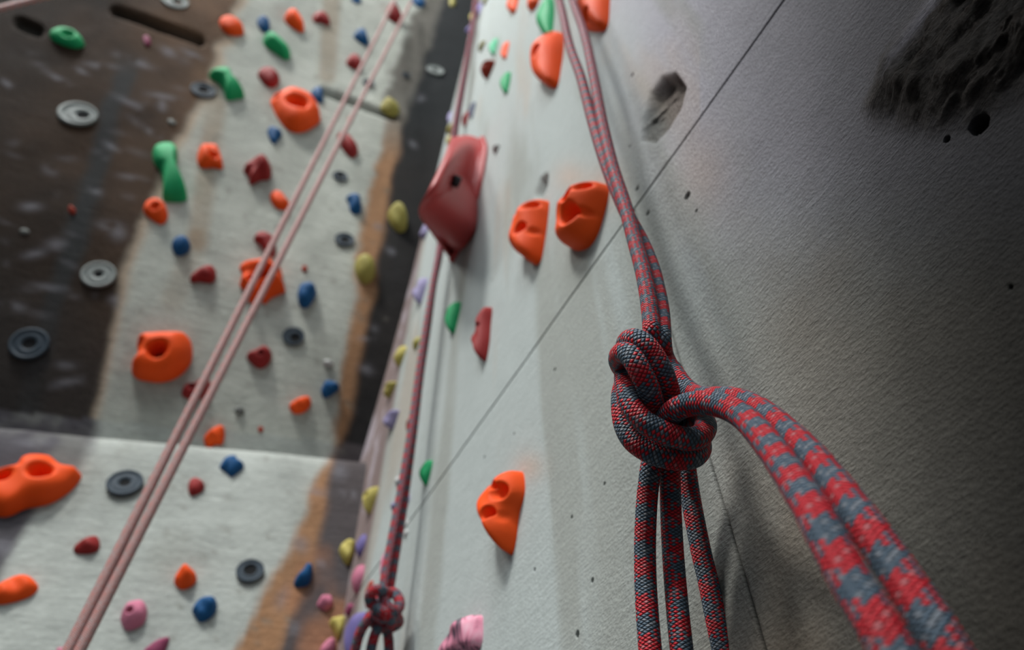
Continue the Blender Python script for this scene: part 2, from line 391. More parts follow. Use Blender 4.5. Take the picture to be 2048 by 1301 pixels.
st_ = np.interp(PY, [-100, 130, 300, 500, 600, 800], [280, 255, 200, 150, 110, 60]); ws = sstep(34, 8, np.abs(PX-st_-30*nB))*wR*sstep(90, 160, PY); pc = mixc(pc, np.array([.020, .024, .026]), ws*.85)
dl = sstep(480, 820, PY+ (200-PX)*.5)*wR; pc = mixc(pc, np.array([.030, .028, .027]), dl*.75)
# second brown tongue right of the light strip
tg = seg(432, 210, 395, 480, 20)*.55*above+seg(395, 480, 345, 600, 22)*.3*above; pc = mixc(pc, np.array([.27, .19, .12]), tg*(.8+nB))
tg = seg(665, -30, 655, 150, 17)*.6*above; pc = mixc(pc, np.array([.24, .18, .12]), tg)
# band beside the corner: rust brown then near black
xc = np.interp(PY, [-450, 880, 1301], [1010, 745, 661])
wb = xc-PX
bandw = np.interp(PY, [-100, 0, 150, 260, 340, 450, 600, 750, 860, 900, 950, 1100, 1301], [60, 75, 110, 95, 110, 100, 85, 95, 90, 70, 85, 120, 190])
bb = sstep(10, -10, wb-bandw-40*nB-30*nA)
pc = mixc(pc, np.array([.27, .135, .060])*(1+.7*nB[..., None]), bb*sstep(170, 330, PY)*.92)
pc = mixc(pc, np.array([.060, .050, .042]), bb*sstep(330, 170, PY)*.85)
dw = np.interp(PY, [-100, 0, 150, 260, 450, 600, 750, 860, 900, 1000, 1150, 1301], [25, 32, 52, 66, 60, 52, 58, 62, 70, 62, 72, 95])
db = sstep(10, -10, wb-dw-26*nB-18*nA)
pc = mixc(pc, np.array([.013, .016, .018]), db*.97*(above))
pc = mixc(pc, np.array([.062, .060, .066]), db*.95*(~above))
# slab: dark patch at the far left and rust stains low down
sl = sstep(16, -16, PX-np.interp(PY, [800, 850, 950, 1010, 1080, 1150, 1300], [175, 190, 150, 75, 25, -10, -50])-60*nA-30*nB)*(~above)
pc = mixc(pc, np.array([.055, .050, .060]), sl*.95)
rs = sstep(.55, .7, fbm(TT*7, ZL*5, 140))*(~above)*sstep(250, 40, wb-90)*sstep(1000, 1300, PY+120); pc = mixc(pc, np.array([.32, .15, .08]), rs*.7)
# chalk smears left by hands and shoes on the dark paint
rn = random.Random(5)
sm_ = np.zeros_like(PX)
spots = [(205, 130, 30, 7, .1), (165, 142, 14, 5, .5), (118, 155, 22, 5, .5), (282, 125, 26, 6, .35), (262, 208, 30, 7, .45), (325, 195, 30, 6, .2), (322, 213, 9, 12, 0), (305, 265, 18, 5, .5), (225, 295, 18, 6, .5),
         (98, 340, 14, 8, .3), (192, 380, 12, 6, .3), (265, 355, 26, 5, .15), (60, 412, 18, 8, 0), (112, 490, 20, 12, 0), (70, 508, 28, 8, -.3), (100, 575, 36, 6, .1), (25, 618, 26, 9, .1), (240, 465, 16, 14, 0), (222, 450, 26, 9, .1),
         (130, 735, 22, 6, 0), (132, 770, 38, 7, -.2), (232, 602, 16, 9, .1), (30, 838, 24, 12, -.3), (340, 105, 18, 7, .4), (450, 112, 12, 8, .3), (385, 110, 22, 6, .4), (410, 265, 10, 8, .4), (15, 165, 14, 6, .6),
         (838, 200, 9, 7, .2), (825, 290, 8, 6, .6), (785, 505, 13, 6, .7), (757, 455, 9, 7, .3), (750, 665, 8, 11, 0), (728, 678, 12, 5, -.1), (733, 738, 14, 9, .2), (708, 825, 8, 8, 0), (660, 910, 8, 20, .9), (680, 945, 16, 16, 0), (628, 990, 26, 12, .1), (688, 990, 6, 9, 0), (710, 990, 5, 8, 0),
         (565, 1200, 12, 22, .3), (600, 1090, 16, 20, .2), (590, 1260, 12, 12, .2), (640, 1130, 8, 8, 0), (70, 890, 40, 9, -.05), (190, 905, 14, 20, .2), (10, 1100, 24, 16, 0)]
for k in range(46): spots.append((rn.uniform(0, 400), rn.uniform(100, 800), rn.uniform(8, 24), rn.uniform(4, 8), rn.uniform(-.1, .5)))
for k, (x, y, a, b_, an) in enumerate(spots):
    ca, sa = math.cos(an), math.sin(an); dx = PX-x+14*nB; dy = PY-y+16*nA
    e = np.exp(-(((dx*ca+dy*sa)/a)**2+((-dx*sa+dy*ca)/b_)**2)); sm_ = np.maximum(sm_, e*(.95 if k < 49 else .35))
sm_ = sm_*np.clip(wR+bb+db+sl+.2, 0, 1)
pc = mixc(pc, np.array([.20, .20, .225]), sm_*.55*sstep(.25, .6, vnoise(TT*40, ZL*40, 8)+.15))
pc = mixc(pc, np.array([.02, .022, .02]), np.clip(g1*.8+g2*.45+g3*.5, 0, 1))
grm = sstep(.55, .75, fbm(TT*11, ZL*8, 160)); pc = mixc(pc, np.array([.27, .28, .25]), grm*.35*(1-wR)*(1-bb)[...])
for k in range(150):          # small screw marks in the light paint
    x, y = rn.uniform(200, 780), rn.uniform(0, 1300); r = rn.uniform(3, 6.5)
    pc = mixc(pc, np.array([.16, .155, .13]), np.exp(-((PX-x)**2+(PY-y)**2)/(r*r))*.55*(1-wR))
PLw = LP(TT, ZL, nL)
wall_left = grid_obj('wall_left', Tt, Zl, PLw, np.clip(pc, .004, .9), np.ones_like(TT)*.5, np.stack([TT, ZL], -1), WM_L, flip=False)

fm, fnt, fb = newmat('dark_floor_matting'); fb.inputs['Base Color'].default_value = (.08, .085, .09, 1); fb.inputs['Roughness'].default_value = .9
fz = nd(fnt, 'ShaderNodeTexNoise'); fz.inputs['Scale'].default_value = 300; fbp = nd(fnt, 'ShaderNodeBump'); fbp.inputs['Strength'].default_value = .3
fnt.links.new(fz.outputs[0], fbp.inputs['Height']); fnt.links.new(fbp.outputs[0], fb.inputs['Normal'])
fl = mesh_obj('floor', [(-4.5, -4, 0), (1.6, -4, 0), (1.6, 1.6, 0), (-4.5, 1.6, 0), (-4.5, -4, -.1), (1.6, -4, -.1), (1.6, 1.6, -.1), (-4.5, 1.6, -.1)],
              [(0, 1, 2, 3), (7, 6, 5, 4), (0, 4, 5, 1), (1, 5, 6, 2), (2, 6, 7, 3), (3, 7, 4, 0)], fm, smooth=False)
tag(fl, kind='structure')

# ------------------------------------------------------------------ ropes
def catmull(P, per=12):
    P = np.array(P, float); P = np.vstack([2*P[0]-P[1], P, 2*P[-1]-P[-2]]); out = []
    for k in range(1, len(P)-2):
        p0, p1, p2, p3 = P[k-1:k+3]
        for t in np.linspace(0, 1, per, endpoint=False):
            out.append(.5*((2*p1)+(-p0+p2)*t+(2*p0-5*p1+4*p2-p3)*t*t+(-p0+3*p1-3*p2+p3)*t**3))
    out.append(P[-2]); return np.array(out)
def resample(P, step):
    d = np.r_[0, np.cumsum(np.linalg.norm(np.diff(P, axis=0), axis=1))]; n = max(3, int(d[-1]/step)+1); x = np.linspace(0, d[-1], n)
    return np.stack([np.interp(x, d, P[:, k]) for k in range(3)], 1), x
def tube(path, r, step=.0015, seg=28, phase=0., N=10, row=None, v0=0.):
    P = catmull(path); P, L = resample(P, step)
    for _ in range(2): P[1:-1] = P[1:-1]*.5+(P[:-2]+P[2:])*.25
    T = np.gradient(P, axis=0); T /= np.linalg.norm(T, axis=1)[:, None]
    n = np.cross(T[0], [0.3, .2, 1.]); n /= np.linalg.norm(n); Ns = [n]
    for k in range(1, len(P)):
        n = Ns[-1]-T[k]*(Ns[-1]@T[k]); n /= np.linalg.norm(n); Ns.append(n)
    Ns = np.array(Ns); B = np.cross(T, Ns)
    a = np.arange(seg)*2*np.pi/seg+phase
    rr = r if np.ndim(r) == 0 else np.interp(L/L[-1], np.linspace(0, 1, len(r)), r)[:, None, None]
    V = P[:, None, :]+(Ns[:, None, :]*np.cos(a)[None, :, None]+B[:, None, :]*np.sin(a)[None, :, None])*rr
    nr = len(P); idx = np.arange(nr*seg).reshape(nr, seg)
    nx = np.roll(idx, -1, 1)
    f = np.stack([idx[:-1], nx[:-1], nx[1:], idx[1:]], -1).reshape(-1, 4)
    rm = float(np.mean(r)); row = row or rm*2*1.65/N
    uu = np.arange(seg+1)*N/seg
    u4 = np.stack([np.broadcast_to(uu[:-1], (nr-1, seg)), np.broadcast_to(uu[1:], (nr-1, seg)), np.broadcast_to(uu[1:], (nr-1, seg)), np.broadcast_to(uu[:-1], (nr-1, seg))], -1)
    vv = L/row+v0
    v4 = np.stack([np.broadcast_to(vv[:-1, None], (nr-1, seg)), np.broadcast_to(vv[:-1, None], (nr-1, seg)), np.broadcast_to(vv[1:, None], (nr-1, seg)), np.broadcast_to(vv[1:, None], (nr-1, seg))], -1)
    uv = np.stack([u4, v4], -1).reshape(-1, 2)
    return V.reshape(-1, 3), f, uv
def rope_obj(name, paths, mat, parent=None, **kw):
    Vs, Fs, Us = [], [], []; o = 0
    for k, p in enumerate(paths):
        r = kw.get('r', .0055)
        V, f, uv = tube(p, r, kw.get('step', .0015), kw.get('seg', 28), kw.get('phase', 0.)+k*1.3, v0=kw.get('v0', 0)+k*7)
        Vs.append(V); Fs.append(f+o); Us.append(uv); o += len(V)
        # close the cut ends
    V = np.vstack(Vs); f = np.vstack(Fs); uv = np.vstack(Us)
    me = bpy.data.meshes.new(name); me.vertices.add(len(V)); me.vertices.foreach_set('co', V.reshape(-1).astype(np.float32))
    me.loops.add(f.size); me.loops.foreach_set('vertex_index', f.reshape(-1).astype(np.int32))
    me.polygons.add(len(f)); me.polygons.foreach_set('loop_start', np.arange(0, f.size, 4, dtype=np.int32))
    me.update(calc_edges=True); me.polygons.foreach_set('use_smooth', np.ones(len(f), bool))
    ul = me.uv_layers.new(name='braid'); ul.data.foreach_set('uv', uv.reshape(-1).astype(np.float32))
    me.materials.append(mat); me.validate()
    ob = bpy.data.objects.new(name, me); col.objects.link(ob)
    if parent: ob.parent = parent
    return ob
def pts(L): return [at(x, y, d) for (x, y, d) in L]
def vdep(x, y, k): return k/math.hypot(x-1010, y+450)

KD = .345*1250
Apx = [(1051, -310), (1068, -250), (1106, -120), (1145, 0), (1169, 69), (1188, 156), (1204, 242), (1224, 329), (1249, 408), (1270, 484), (1285, 538), (1295, 587), (1301, 632), (1304, 668)]
Bpx = [(1041, -310), (1056, -250), (1088, -120), (1119, 0), (1138, 86), (1162, 156), (1185, 242), (1212, 329), (1244, 408), (1281, 479), (1303, 533), (1316, 587), (1323, 632), (1325, 682)]
A = [(x, y, vdep(x, y, KD)) for x, y in Apx]
B = [(x, y, vdep(x, y, KD)*(1.0+.034*math.exp(-((y-480)/260)**2))) for x, y in Bpx]
A += [(1309, 700, .380), (1322, 735, .377), (1340, 775, .374), (1352, 815, .373)]
B += [(1330, 712, .382), (1342, 738, .369)]
K1 = [(1262, 722, .372), (1253, 700, .364), (1255, 684, .353), (1270, 679, .344), (1289, 689, .339), (1306, 710, .337), (1321, 736, .336), (1333, 766, .338), (1340, 796, .343), (1342, 825, .352), (1342, 860, .359), (1340, 900, .357), (1340, 925, .353)]
K2 = [(1256, 748, .368), (1243, 734, .358), (1238, 718, .347), (1246, 706, .338), (1262, 713, .331), (1277, 737, .327), (1291, 764, .327), (1302, 794, .330), (1310, 824, .338), (1313, 856, .350), (1309, 895, .354), (1303, 925, .350)]
K3 = [(1258, 725, .365), (1250, 748, .352), (1252, 778, .339), (1262, 812, .329), (1286, 842, .323), (1316, 860, .320), (1349, 873, .320), (1379, 879, .322), (1401, 872, .327), (1411, 856, .335), (1406, 840, .347), (1388, 836, .359), (1365, 838, .364), (1345, 842, .352)]
K4 = [(1256, 756, .372), (1245, 782, .358), (1244, 818, .347), (1250, 853, .340), (1265, 881, .335), (1292, 901, .331), (1325, 914, .329), (1361, 919, .330), (1388, 914, .334), (1401, 898, .344), (1397, 880, .357), (1375, 868, .368)]
L1 = [(1316, 852, .345), (1330, 838, .332), (1344, 826, .324), (1361, 815, .318), (1384, 808, .313), (1410, 806, .307), (1437, 810, .300), (1466, 821, .291), (1493, 840, .280), (1527, 877, .258), (1562, 924, .236), (1598, 978, .216), (1631, 1032, .200), (1668, 1102, .188), (1709, 1175, .178), (1748, 1237, .170), (1785, 1300, .164), (1850, 1420, .155), (1910, 1560, .150)]
L2 = [(1342, 738, .369), (1362, 768, .354), (1387, 790, .343), (1415, 797, .330), (1443, 797, .318), (1469, 800, .307), (1506, 813, .293), (1543, 838, .276), (1580, 870, .260), (1617, 906, .244), (1654, 950, .229), (1691, 997, .215), (1728, 1047, .203), (1765, 1099, .194), (1803, 1156, .186), (1844, 1217, .178), (1886, 1284, .171), (1950, 1400, .163), (2010, 1540, .158)]
T1 = [(1303, 925, .350), (1300, 946, .346), (1294, 1000, .343), (1291, 1054, .339), (1290, 1108, .335), (1291, 1162, .329), (1294, 1220, .321), (1299, 1285, .312), (1306, 1360, .302), (1318, 1500, .285)]
T2 = [(1340, 925, .353), (1340, 946, .350), (1341, 1000, .346), (1343, 1054, .342), (1346, 1108, .337), (1350, 1162, .330), (1356, 1230, .320), (1363, 1298, .311), (1373, 1380, .301), (1392, 1510, .285)]
T3 = [(1352, 815, .373), (1362, 860, .372), (1369, 905, .368), (1374, 946, .364), (1382, 1000, .360), (1392, 1054, .354), (1403, 1108, .348), (1416, 1162, .342), (1430, 1230, .334), (1445, 1298, .325), (1464, 1380, .315), (1494, 1510, .300)]
main = empty('climbing_rope', at(1330, 850, .345))
tag(main, 'red and grey climbing rope tied in a bulky knot, hanging in sharp focus', 'rope')
def mp(name, paths, **kw):
    o = rope_obj(name, paths, ROPE, None, **kw); o.parent = main; o.matrix_parent_inverse = Matrix.Translation(-Vector(main.location)); return o
mp('hanging_strand', [pts(A)], r=.0050, phase=.4)
mp('hanging_strand', [pts(B)], r=.0050, phase=2.0)
mp('knot', [pts(K1), pts(K2), pts(K3), pts(K4)], r=.00555)
mp('loop', [pts(L1), pts(L2)], r=.0056, phase=1.)
mp('tail_strand', [pts(T1)], r=.00535, phase=.3)
mp('tail_strand', [pts(T2)], r=.00535, phase=1.9)
mp('tail_strand', [pts(T3)], r=.0052, phase=4.)

# the same kind of rope further off, running down beside the corner to a second knot
kc = .93*1313
ca_ = [(976, -270), (966, -150), (947, 20), (935, 100), (921, 180), (907, 262), (893, 380), (878, 500), (866, 570), (851, 662), (838, 745), (824, 850), (812, 925), (798, 1005), (783, 1085), (771, 1150), (766, 1192)]
cb_ = [(980, -270), (971, -150), (953, 20), (941, 100), (927, 180), (913, 262), (899, 380), (882, 500), (868, 570), (855, 662), (842, 745), (829, 850), (819, 925), (808, 1005), (795, 1085), (784, 1150), (776, 1195)]
corner_rope = empty('climbing_rope', at(765, 1210, kc/math.hypot(245, 1660)))
tag(corner_rope, 'blurred red and grey rope running down the corner to a knot at the bottom edge', 'rope')
def cp(name, paths, **kw):
    o = rope_obj(name, paths, ROPE, None, seg=20, step=.003, **kw); o.parent = corner_rope; o.matrix_parent_inverse = Matrix.Translation(-Vector(corner_rope.location)); return o
cp('hanging_strand', [[at(x, y, vdep(x, y, kc)) for x, y in ca_]], r=.0052)
cp('hanging_strand', [[at(x, y, vdep(x, y, kc*1.012)) for x, y in cb_]], r=.0052, phase=2)
zk = vdep(765, 1210, kc)
KX = lambda p: [(770+(x-770)*1.35, 1215+(y-1215)*1.3, d*1.3) for x, y, d in p]
kn = [[(766, 1192, 0), (772, 1212, -.012), (786, 1222, -.012), (792, 1208, 0), (782, 1192, .012), (764, 1200, .012), (754, 1218, 0), (764, 1232, -.014), (784, 1228, -.008), (790, 1240, .006), (770, 1250, .008)],
      [(776, 1195, 0), (760, 1188, -.01), (748, 1194, -.012), (750, 1210, -.01), (768, 1222, -.018), (780, 1238, -.01), (768, 1248, .005), (752, 1238, .01), (748, 1228, .004)]]
cp('knot', [[at(x, y, zk+d) for x, y, d in KX(p)] for p in kn], r=.0058)
cp('loop', [[at(x, y, zk+d) for x, y, d in p] for p in [[(750, 1226, 0), (738, 1238, -.008), (724, 1258, -.01), (714, 1285, -.012), (706, 1330, -.015), (700, 1400, -.02)]]], r=.0054)
cp('tail_strand', [[at(x, y, zk+d) for x, y, d in [(764, 1244, -.004), (752, 1264, -.01), (744, 1290, -.012), (738, 1330, -.015), (732, 1400, -.02)]]], r=.0054)
cp('tail_strand', [[at(x, y, zk+d) for x, y, d in [(772, 1248, .004), (776, 1270, 0), (778, 1300, -.005), (776, 1350, -.01), (772, 1400, -.015)]]], r=.0054)

# pale rope doubled over an anchor on the left wall
def wall_line(p0, p1, n0, n1, n=14):
    a_ = hitL(*p0, n0); b_ = hitL(*p1, n1); return [a_+(b_-a_)*t for t in np.linspace(0, 1, n)]
pale = empty('climbing_rope', hitL(800, 5, .05))
tag(pale, 'pale pink rope in two taut strands slanting down across the left wall from its top', 'rope')
e0 = hitL(139, 1301, .14); e1 = hitL(160, 1301, .14)
for (top, bot) in (((786, 8), (137, 1301)), ((818, 12), (160, 1301))):
    a_ = hitL(*top, .05); b_ = hitL(*bot, .30); d_ = b_-a_
    o = rope_obj('strand', [[a_+d_*t for t in np.linspace(-.03, 1.12, 16)]], ROPE_P, None, seg=14, step=.01, r=.0054)
    o.parent = pale; o.matrix_parent_inverse = Matrix.Translation(-Vector(pale.location))
o = rope_obj('rope_segment', [[at(-900, 254, .8)+(hitL(600, -141, .03)-at(-900, 254, .8))*t for t in np.linspace(0, 1, 12)]], ROPE_P, None, seg=14, step=.01, r=.0062); o.name = 'slanting_rope'
tag(o, 'pale pink rope cutting across the extreme top left corner', 'rope')

# ------------------------------------------------------------------ holds
def smooth_outline(P, n=56):
    P = np.array(P, float); m = len(P); out = []
    for k in range(m):
        p0, p1, p2, p3 = P[k-1], P[k], P[(k+1) % m], P[(k+2) % m]
        for t in np.linspace(0, 1, 10, endpoint=False):
            out.append(.5*((2*p1)+(-p0+p2)*t+(2*p0-5*p1+4*p2-p3)*t*t+(-p0+3*p1-3*p2+p3)*t**3))
    out = np.array(out); out = np.vstack([out, out[:1]])
    d = np.r_[0, np.cumsum(np.linalg.norm(np.diff(out, axis=0), axis=1))]; x = np.linspace(0, d[-1], n, endpoint=False)
    out = np.stack([np.interp(x, d, out[:, 0]), np.interp(x, d, out[:, 1])], 1)
    ar = np.sum(out[:, 0]*np.roll(out[:, 1], -1)-np.roll(out[:, 0], -1)*out[:, 1])
    return out if ar > 0 else out[::-1]
def dome(outline, H, shift=(0, .15), pockets=(), lump=.12, seed=0, rings=18, p=2.6, q=.55, n=56):
    """outline in metres in the wall plane -> vertices (x, y, height) and faces of a rounded hold"""
    O = smooth_outline(outline, n); c = O.mean(0); mn, mx = O.min(0), O.max(0); ext = (mx-mn)/2; mid = (mx+mn)/2
    rg = [-.02]+list(np.linspace(0, 1, rings)**.8); V = []
    rs_ = np.random.RandomState(seed); fr = rs_.uniform(2., 5., (5, 2)); ph = rs_.uniform(0, 6.28, 5)
    for k, t in enumerate(rg):
        rho = 1-max(t, 0); pos = c+(O-c)*rho+np.array(shift)*ext*(1-rho)*(1-rho*.3)
        h = np.full(len(O), H*(max(0., 1-rho**p))**q if t >= 0 else -.004)
        if t > 0:
            w = (pos-mid)/ext
            l = sum(np.sin(w[:, 0]*fr[i, 0]+w[:, 1]*fr[i, 1]+ph[i]) for i in range(5))/5
            h = h*(1+lump*2*l)
            for (x, y, r, dpt) in pockets:
                d = np.hypot((w[:, 0]-x), (w[:, 1]-y)*ext[1]/ext[0])/r; h = h*(1-dpt*np.exp(-d**4))
        V.append(np.column_stack([pos, h]))
    V = np.vstack(V); R = len(rg); F_ = []
    for a in range(R-2):
        for b in range(n):
            b2 = (b+1) % n; F_.append((a*n+b, a*n+b2, (a+1)*n+b2, (a+1)*n+b))
    a = R-2; cidx = (R-1)*n
    V = np.vstack([V[:cidx], V[cidx:].mean(0)[None]])
    for b in range(n): F_.append((a*n+b, a*n+(b+1) % n, cidx))
    F_.append(tuple(range(n-1, -1, -1)))
    return V, F_
def bolt(parent, P, Tn, Un, Nn, r, name='bolt', mat='steel'):
    """socket-head bolt: a short cylinder with a hexagonal recess"""
    V = []; F_ = []; n = 18
    prof = [(r, -r*.8), (r, .35*r), (.88*r, .5*r), (.5*r, .5*r), (.45*r, -.3*r)]
    for (rad, h) in prof:
        for k in range(n):
            a = 2*math.pi*k/n; V.append(P+Tn*math.cos(a)*rad+Un*math.sin(a)*rad+Nn*h)
    for a in range(len(prof)-1):
        for k in range(n): F_.append((a*n+k, a*n+(k+1) % n, (a+1)*n+(k+1) % n, (a+1)*n+k))
    F_.append(tuple(range((len(prof)-1)*n, len(prof)*n))); F_.append(tuple(range(n-1, -1, -1)))
    return child_mesh(name, V, F_, MT[mat], parent)
def child_mesh(name, V, F_, mat, parent, smooth=True):
    loc = np.array(parent.location); return mesh_obj(name, np.array(V)-loc, F_, mat, parent, smooth)
NH = [0]
GROUPS = {}
def finish(V3, F_, wall_pt, color, label, group, name='climbing_hold'):
    o = mesh_obj(name, V3-wall_pt, F_, MT[color]); o.location = tuple(wall_pt); tag(o, label, 'climbing hold', group); return o
def holdL(color, outline, label, zoom=None, H=.45, shift=(0, .12), pockets=(), lump=.12, bolt_at=None, group='climbing holds on the left wall', q=.55, p=2.6, n=48, name='climbing_hold'):
    """a hold on the left wall; outline in photograph pixels (zoom = (x0, y0, scale) of the crop it was read from)"""
    NH[0] += 1
    if zoom: outline = [(zoom[0]+x/zoom[2], zoom[1]+y/zoom[2]) for x, y in outline]
    Op = np.array(outline, float); c = (Op.min(0)+Op.max(0))/2
    Pc = hitL(*c); Tn, Un, Nn = frameW('L', Pc)
    d = float((Pc-CAM)@FW); size = min(np.ptp(Op[:, 0]), np.ptp(Op[:, 1]))*d/F
    Hm = H*size
    def cast(x, y, n_):
        dd = ray(x, y); return CAM+dd*(((Pc-CAM)@Nn+n_)/(dd@Nn))
    loc = []
    for x, y in Op:
        P = cast(x, y, Hm*.3); loc.append(((P-Pc)@Tn, (P-Pc)@Un))
    V, F_ = dome(loc, Hm, shift, pockets, lump, NH[0], p=p, q=q, n=n)
    V3 = Pc+V[:, :1]*Tn+V[:, 1:2]*Un+V[:, 2:3]*Nn
    o = finish(V3, F_, Pc, color, label, group, name)
    if bolt_at is not None:
        O = np.array(loc); mid = (O.max(0)+O.min(0))/2; ext = (O.max(0)-O.min(0))/2
        b = Pc+Tn*(mid[0]+bolt_at[0]*ext[0])+Un*(mid[1]+bolt_at[1]*ext[1])+Nn*(Hm*bolt_at[2]); bolt(o, b, Tn, Un, Nn, .0065)
    return o
def holdR(color, bbox, shape, label, H=.42, shift=(0, .15), pockets=(), lump=.1, bolt_at=None, group='climbing holds on the grey right wall', aspect=None, p=2.6, q=.55, n=56, rings=22, minw=.32):
    """a hold on the right wall; shape is its footprint seen square on, fitted so that it stands at the given place and size"""
    NH[0] += 1; x0, y0, x1, y1 = bbox; c = ((x0+x1)/2, (y0+y1)/2)
    Pc = hitR(*c, .02); s0, z0 = RS(Pc); d = float((Pc-CAM)@FW); wz = (y1-y0)*d/F/2*1.3; sh = np.array(shape, float)
    Tn, Un, Nn = TR, ZZ, NR
    def build(v):
        s_, z_, wz_, k_ = v; ws_ = .62*wz_*k_; V, F_ = dome(sh*[ws_, wz_], H*wz_*k_, shift, pockets, lump, NH[0], p=p, q=q, n=n, rings=rings)
        B_ = RP(s_, z_); return B_, B_+V[:, :1]*Tn+V[:, 1:2]*Un+V[:, 2:3]*Nn, F_
    def bb(v):
        _, V3, _ = build(v); X, Y = project(V3); return np.array([X.min(), Y.min(), X.max(), Y.max()])
    tgt = np.array(bbox, float); best = None
    def unp(u): return [min(u[0], s_corner-.008), u[1], math.exp(u[2]), math.exp(u[3])]
    for k0, w0 in ((1., 1.), (.6, .8), (1.7, .8), (1., .5)):
        u = np.array([s0, z0, math.log(wz*w0), math.log(k0)]); lam = 1e-2; e = tgt-bb(unp(u)); c_ = e@e
        for _ in range(25):
            J = np.zeros((4, 4)); b0 = bb(unp(u))
            for k in range(4):
                w_ = u.copy(); w_[k] += 1e-4; J[:, k] = (bb(unp(w_))-b0)/1e-4
            A_ = J.T@J; dv = np.linalg.solve(A_+lam*np.diag(np.diag(A_)+1e-9), J.T@(tgt-b0)); dv = np.clip(dv, -.3, .3)
            u2 = u+dv; u2[3] = np.clip(u2[3], -1.6, 1.2); e2 = tgt-bb(unp(u2)); c2 = e2@e2
            if c2 < c_: u, c_ = u2, c2; lam = max(lam*.3, 1e-6)
            else: lam = min(lam*6, 1e4)
            if c_ < .3 or lam > 1e3: break
        if best is None or c_ < best[0]: best = (c_, u)
        if c_ < 1.: break
    v = np.array(unp(best[1]))
    B_, V3, F_ = build(v)
    o = finish(V3, F_, B_, color, label, group)
    if bolt_at is not None: bolt(o, B_+Tn*bolt_at[0]*.62*v[2]*v[3]+Un*bolt_at[1]*v[2]+Nn*bolt_at[2]*H*v[2]*v[3], Tn, Un, Nn, .0055)
    return o
Z1 = (0, 0, 2.891); Z2 = (400, 0, 2.891); Z3 = (0, 400, 2.891); Z4 = (400, 400, 2.602); Z5 = (0, 800, 2.597); Z6 = (350, 800, 2.597)
UG = 'climbing holds on the upper left wall'; SG = 'climbing holds on the lower left slab'
def U(c, o, l, z, **k): return holdL(c, o, l, z, group=UG, **k)
def Sl(c, o, l, z, **k): return holdL(c, o, l, z, group=SG, **k)
# green
U('green', [(285, 180), (340, 160), (430, 180), (480, 225), (485, 255), (430, 268), (350, 245), (295, 215)], 'flat oval green hold on brown paint near the top left corner', Z1, pockets=[(.1, -.1, .3, .5)])
U('green', [(370, 205), (400, 190), (450, 225), (520, 290), (522, 318), (490, 328), (430, 285), (375, 245)], 'slanting green capsule hold just under a small blue hold at the top', Z2)
U('green', [(50, 420), (80, 400), (130, 393), (170, 410), (190, 460), (225, 500), (260, 545), (210, 562), (155, 565), (140, 520), (110, 470), (70, 445)], 'green bone-shaped hold beside a dark round pocket, upper left wall', Z2, shift=(0, .2))
U('green', [(880, 860), (915, 825), (985, 820), (1025, 860), (1022, 950), (1045, 1040), (1085, 1120), (1060, 1150), (1000, 1152), (940, 1135), (942, 1040), (925, 970), (890, 930)], 'large upright green bone-shaped hold beside the brown paint edge', Z1, n=64)
# orange
U('orange', [(115, 105), (150, 93), (205, 110), (250, 150), (252, 185), (205, 195), (155, 182), (120, 145)], 'small flat orange oval hold high on the brown paint edge', Z2)
U('orange', [(490, 95), (510, 62), (545, 52), (575, 85), (605, 145), (598, 172), (570, 168), (515, 130)], 'small orange wedge hold at the top, left of a maroon one', Z2)
U('orange', [(410, 560), (450, 540), (510, 518), (575, 530), (640, 560), (680, 610), (702, 670), (680, 705), (620, 742), (560, 752), (505, 730), (455, 670), (430, 620)], 'large orange ring hold with an open centre, high on the left wall', Z2, pockets=[(.02, .02, .34, .95), (-.78, .15, .14, .5)], H=.38, n=72, p=4, shift=(0, .03), bolt_at=(.02, .02, .08))
U('orange', [(1140, 890), (1160, 845), (1210, 828), (1255, 845), (1275, 890), (1292, 945), (1280, 972), (1230, 960), (1165, 962), (1142, 935)], 'round orange hold with a dark dimple, right of the large green bone-shaped hold', Z1, pockets=[(.15, -.15, .28, .6)])
U('orange', [(828, 1195), (850, 1158), (900, 1150), (950, 1180), (972, 1230), (955, 1275), (925, 1287), (875, 1260), (835, 1225)], 'round orange hold with a dimple, directly below the large green bone-shaped hold', Z1, pockets=[(0, -.05, .3, .5)])
U('orange', [(405, 1120), (440, 1102), (480, 1128), (500, 1160), (522, 1185), (505, 1207), (455, 1203), (420, 1172)], 'small orange hold in the middle of the left wall, below the blocky maroon one', Z2)
U('orange', [(205, 330), (230, 315), (280, 325), (320, 325), (370, 303), (385, 340), (430, 368), (425, 410), (447, 455), (418, 472), (372, 492), (335, 522), (308, 492), (262, 518), (245, 465), (205, 425), (222, 375)], 'jagged orange star-shaped hold partly behind the two taut pink strands', Z4, lump=.3, pockets=[(.1, .05, .25, .7), (-.35, -.2, .15, .5)], n=80, H=.5)
U('orange', [(785, 815), (825, 780), (900, 768), (1000, 772), (1080, 775), (1108, 830), (1108, 910), (1070, 975), (1010, 1020), (930, 1042), (850, 1035), (780, 1015), (752, 965), (785, 920), (792, 870)], 'large orange jug hold with a round hole, low on the upper left wall', Z3, pockets=[(-.05, -.05, .29, .95), (-.8, .15, .18, .6)], H=.5, shift=(0, .03), p=4, n=80, bolt_at=(-.05, -.05, .08))
U('orange', [(463, 1070), (500, 1040), (560, 1022), (580, 1045), (565, 1085), (520, 1112), (480, 1105)], 'small orange hold low on the left wall, between two hold shadows', Z4, H=.6)
